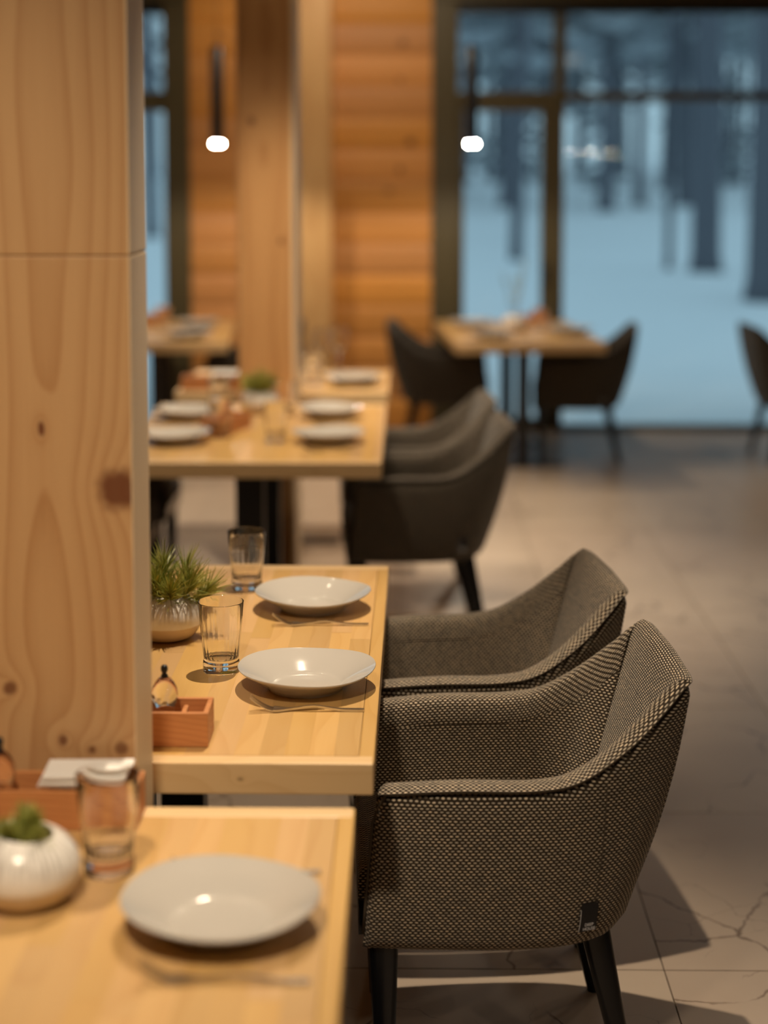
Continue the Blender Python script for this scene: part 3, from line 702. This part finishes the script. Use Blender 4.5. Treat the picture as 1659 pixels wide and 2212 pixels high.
for i, (sx, sy, ln, lab) in enumerate([(-.30, -.25, .052, 'green pine sprig leaning left in the streaked vase, beside the post'), (-.05, .1, .062, 'tallest upright green pine sprig in the middle of the streaked vase'),
        (.45, -.2, .045, 'green pine sprig leaning right over the rim of the streaked vase'), (.95, .15, .040, 'low green pine sprig reaching right toward the tumbler from the streaked vase'), (.15, -.55, .030, 'short green pine sprig at the front of the streaked vase'),
        (.28, .3, .056, 'upright pine sprig right of the tallest one in the streaked vase'), (-.15, -.40, .040, 'bushy low pine sprig at the front left of the streaked vase')]):
    sprig(-.512+.018*max(-1, min(1, sx*2)), 3.475+.02*sy, ZT+.095-.002*sx*8, [(sx, sy, ln)], 170, .060, 20+i, lab)
sprig(-.530, 2.20, ZT+.085, [(-.2, -.3, .02), (.2, .1, .022), (.0, .5, .02), (.5, -.4, .015)], 260, .030, 41, 'short dense green pine tuft in the vase at the left edge')
sprig(-.60, 6.74, ZT+.090, [(-.3, -.5, .05), (.5, -.3, .05), (.0, .3, .055), (-.6, 0, .04), (.1, -.7, .04)], 170, .060, 42, 'green pine sprigs in the small vase of the second row table')
sprig(.66, 10.15, ZT+.09, [(-.25, -.2, .28), (.16, .1, .34), (.0, .3, .24), (.08, -.2, .30)], 50, .035, 43, 'tall thin dark twigs in the vase of the window table', spread=.6)
sprig(-1.70, 9.95, ZT+.09, [(-.2, -.2, .08), (.3, .1, .08), (.0, .3, .07)], 110, .045, 44, 'dark green sprigs in the vase of the far left table')
# caddies
def make_caddy():
    """origin at the right end, bottom; extends -x .26, depth y 0..092, height .060"""
    t = empty('wooden_caddy'); t['category'] = 'caddy'; l, d, h, k = .262, .090, .060, .009
    MB().box(-l, 0, .0, k, 0, h, .0012).build('long_side', CADDYW, t); MB().box(-l, 0, d-k, d, 0, h, .0012).build('long_side', CADDYW, t)
    MB().box(-k, -.0003, k+.0003, d-k-.0003, 0, h-.001, .0012).build('end_panel', CADDYW, t); MB().box(-l+.0003, -l+k, k+.0003, d-k-.0003, 0, h-.001, .0012).build('end_panel', CADDYW, t)
    MB().box(-l+k+.0003, -k-.0003, k+.0003, d-k-.0003, 0, .006).build('bottom', CADDYW, t)
    MB().box(-.050, -.041, k+.0003, d-k-.014, .0062, h-.006, .0035).build('divider', CADDYW, t)
    MB().box(-.125, -.118, k+.0003, d-k-.0003, .0062, h-.006, .001).build('divider', CADDYW, t)
    return t
CD = make_caddy(); cdu = [False]
CADS = [(-.408, 2.432, 0, 'reddish wooden caddy holding napkins and a pepper mill on the nearest table'), (-.343, 2.797, 0, 'reddish wooden caddy on the focused table, its right end past the near post'),
        (-.60, 6.36, R(70), 'wooden caddy standing end-on amid the second row table'), (-.75, 7.40, R(0), 'wooden caddy at the left of the short table'), (.90, 10.52, R(5), 'wooden caddy at the back of the window table'), (-1.52, 10.5, 0, 'wooden caddy on the far left table')]
for i, (x, y, rz, lab) in enumerate(CADS):
    o = put(CD, cdu, (x, y, ZT+.0008), rz, lab)
    if i == 0: first = o
for (s, dz) in (('YML', .036), ('ICN', .024)): text(s, .011, (-.262+.045, -.0004, dz), (PI/2, 0, 0), INKD, first)
def make_mill():
    t = empty('pepper_mill'); t['category'] = 'pepper mill'
    prof = [(.0005, 0), (.0185, 0), (.021, .002), (.0215, .006), (.0185, .015), (.0155, .026), (.0165, .036), (.0175, .040), (.0175, .050), (.0195, .054), (.0225, .062), (.0235, .072), (.0215, .084), (.0165, .094), (.0125, .099), (.0095, .102), (.0005, .102)]
    MB().lathe(prof, 32).build('body', ACRYL, t, smooth=True, sharp=50)
    MB().lathe([(.0005, .1022), (.006, .1022), (.0065, .106), (.0042, .109), (.0042, .112), (.0062, .115), (.0062, .121), (.004, .1245), (.0005, .125)], 20).build('knob', BLACK, t, smooth=True)
    return t
ML = make_mill(); mu = [False]
for (x, y, z, lab) in [(-.622, 2.468, ZT+.0075, 'clear acrylic pepper mill in the caddy at the left edge'), (-.424, 2.842, ZT+.0075, 'clear acrylic pepper mill in the caddy of the focused table')]: put(ML, mu, (x, y, z), 0, lab)
for k in range(4):
    mb = MB().box(-.066, .066, -.036, .036, -.0022, .0022, .0018)
    o = mb.build('napkin', PAPER, None, loc=(-.493+.002*k, 2.478-.003*(k % 2), ZT+.0655+.0050*k), rot=(R(2), 0, R(1.2*(k-1.5))))
    tag(o, ['lowest', 'second from bottom', 'second from top', 'topmost'][k]+' folded white paper napkin of the stack on the nearest caddy', 'napkin', 'napkins on the caddy')
for k in range(3):
    for (x, y, gname) in ((-.82, 7.45, 'caddy of the short table'), (-1.60, 10.55, 'caddy of the far left table')):
        o = MB().box(-.055, .055, -.05, .05, -.002, .002, .0015).build('napkin', PAPER, None, loc=(x, y, ZT+.0655+.005*k), rot=(0, 0, R(2*k)))
        tag(o, 'folded white napkin lying on the '+gname, 'napkin', 'napkins on the '+gname)

# ================================================================== LAMPS
for i, (x, y) in enumerate(PENDANTS):
    lab = ['black tube pendant lamp hanging in front of the right window frame', 'black tube pendant lamp hanging before the log wall left of the farther post',
           'black tube pendant lamp right of the view', 'black tube pendant lamp right of the view, nearest one', 'black tube pendant lamp right of the view, third from the camera', 'black tube pendant lamp right of the view, fourth from the camera'][i]
    t = empty('pendant_lamp', (x, y, 1.9)); tag(t, lab, 'lamp')
    MB().lathe([(.030, .02), (.038, .0), (.038, .56), (.026, .575), (.004, .58), (.0005, .58)], 24).build('tube', BLACK, t, smooth=True, sharp=50)
    MB().tube([(0, 0, .578), (0, 0, CEIL-1.9-.03)], .0025, 6).build('cord', BLACK, t)
    MB().lathe([(.0005, CEIL-1.9-.03), (.05, CEIL-1.9-.028), (.05, CEIL-1.9-.001), (.0005, CEIL-1.9-.001)], 24).build('canopy', BLACK, t, smooth=True, sharp=50)
    for sx in (-.019, .019):
        tag(MB().lathe([(.0005, -.010), (.006, -.008), (.008, 0), (.006, .008), (.0005, .010)], 12, c=(sx, 0, 0)).build('bulb', plain('lit_bulb', (1, .9, .7), emit=(1, .93, .78), estr=420), t, smooth=True), 'lit bulb')
    l = spot((0, 0, -.016), 34 if i < 2 else 6, 158, .35, .02, 'pendant_light'); l.parent = t
for i, (x, y, p, a, b, tg) in enumerate(SPOTS):
    t = empty('ceiling_spot_or_fill', (x, y, CEIL)); tag(t, 'small round ceiling spotlight out of view, some of the set added as fill', 'lamp', 'ceiling spotlights')
    MB().lathe([(.045, -.001), (.05, -.012), (.042, -.014), (.036, -.004), (.0005, -.004)], 24).build('bezel', BLACK, t, smooth=True, sharp=40)  # same fitting for room spots and added fills
    MB().lathe([(.0005, -.0065), (.018, -.0065), (.018, -.0045), (.0005, -.0045)], 20).build('lens', plain('lamp_lens', (1, .9, .7), emit=(1, .85, .6), estr=350), t)
    l = spot((0, 0, -.03), p, a, b, .10 if i in (5, 6) else .02, 'downlight_or_fill'); l.parent = t
    l.rotation_euler = Vector((tg[0]-x, tg[1]-y, -CEIL)).to_track_quat('-Z', 'Y').to_euler()
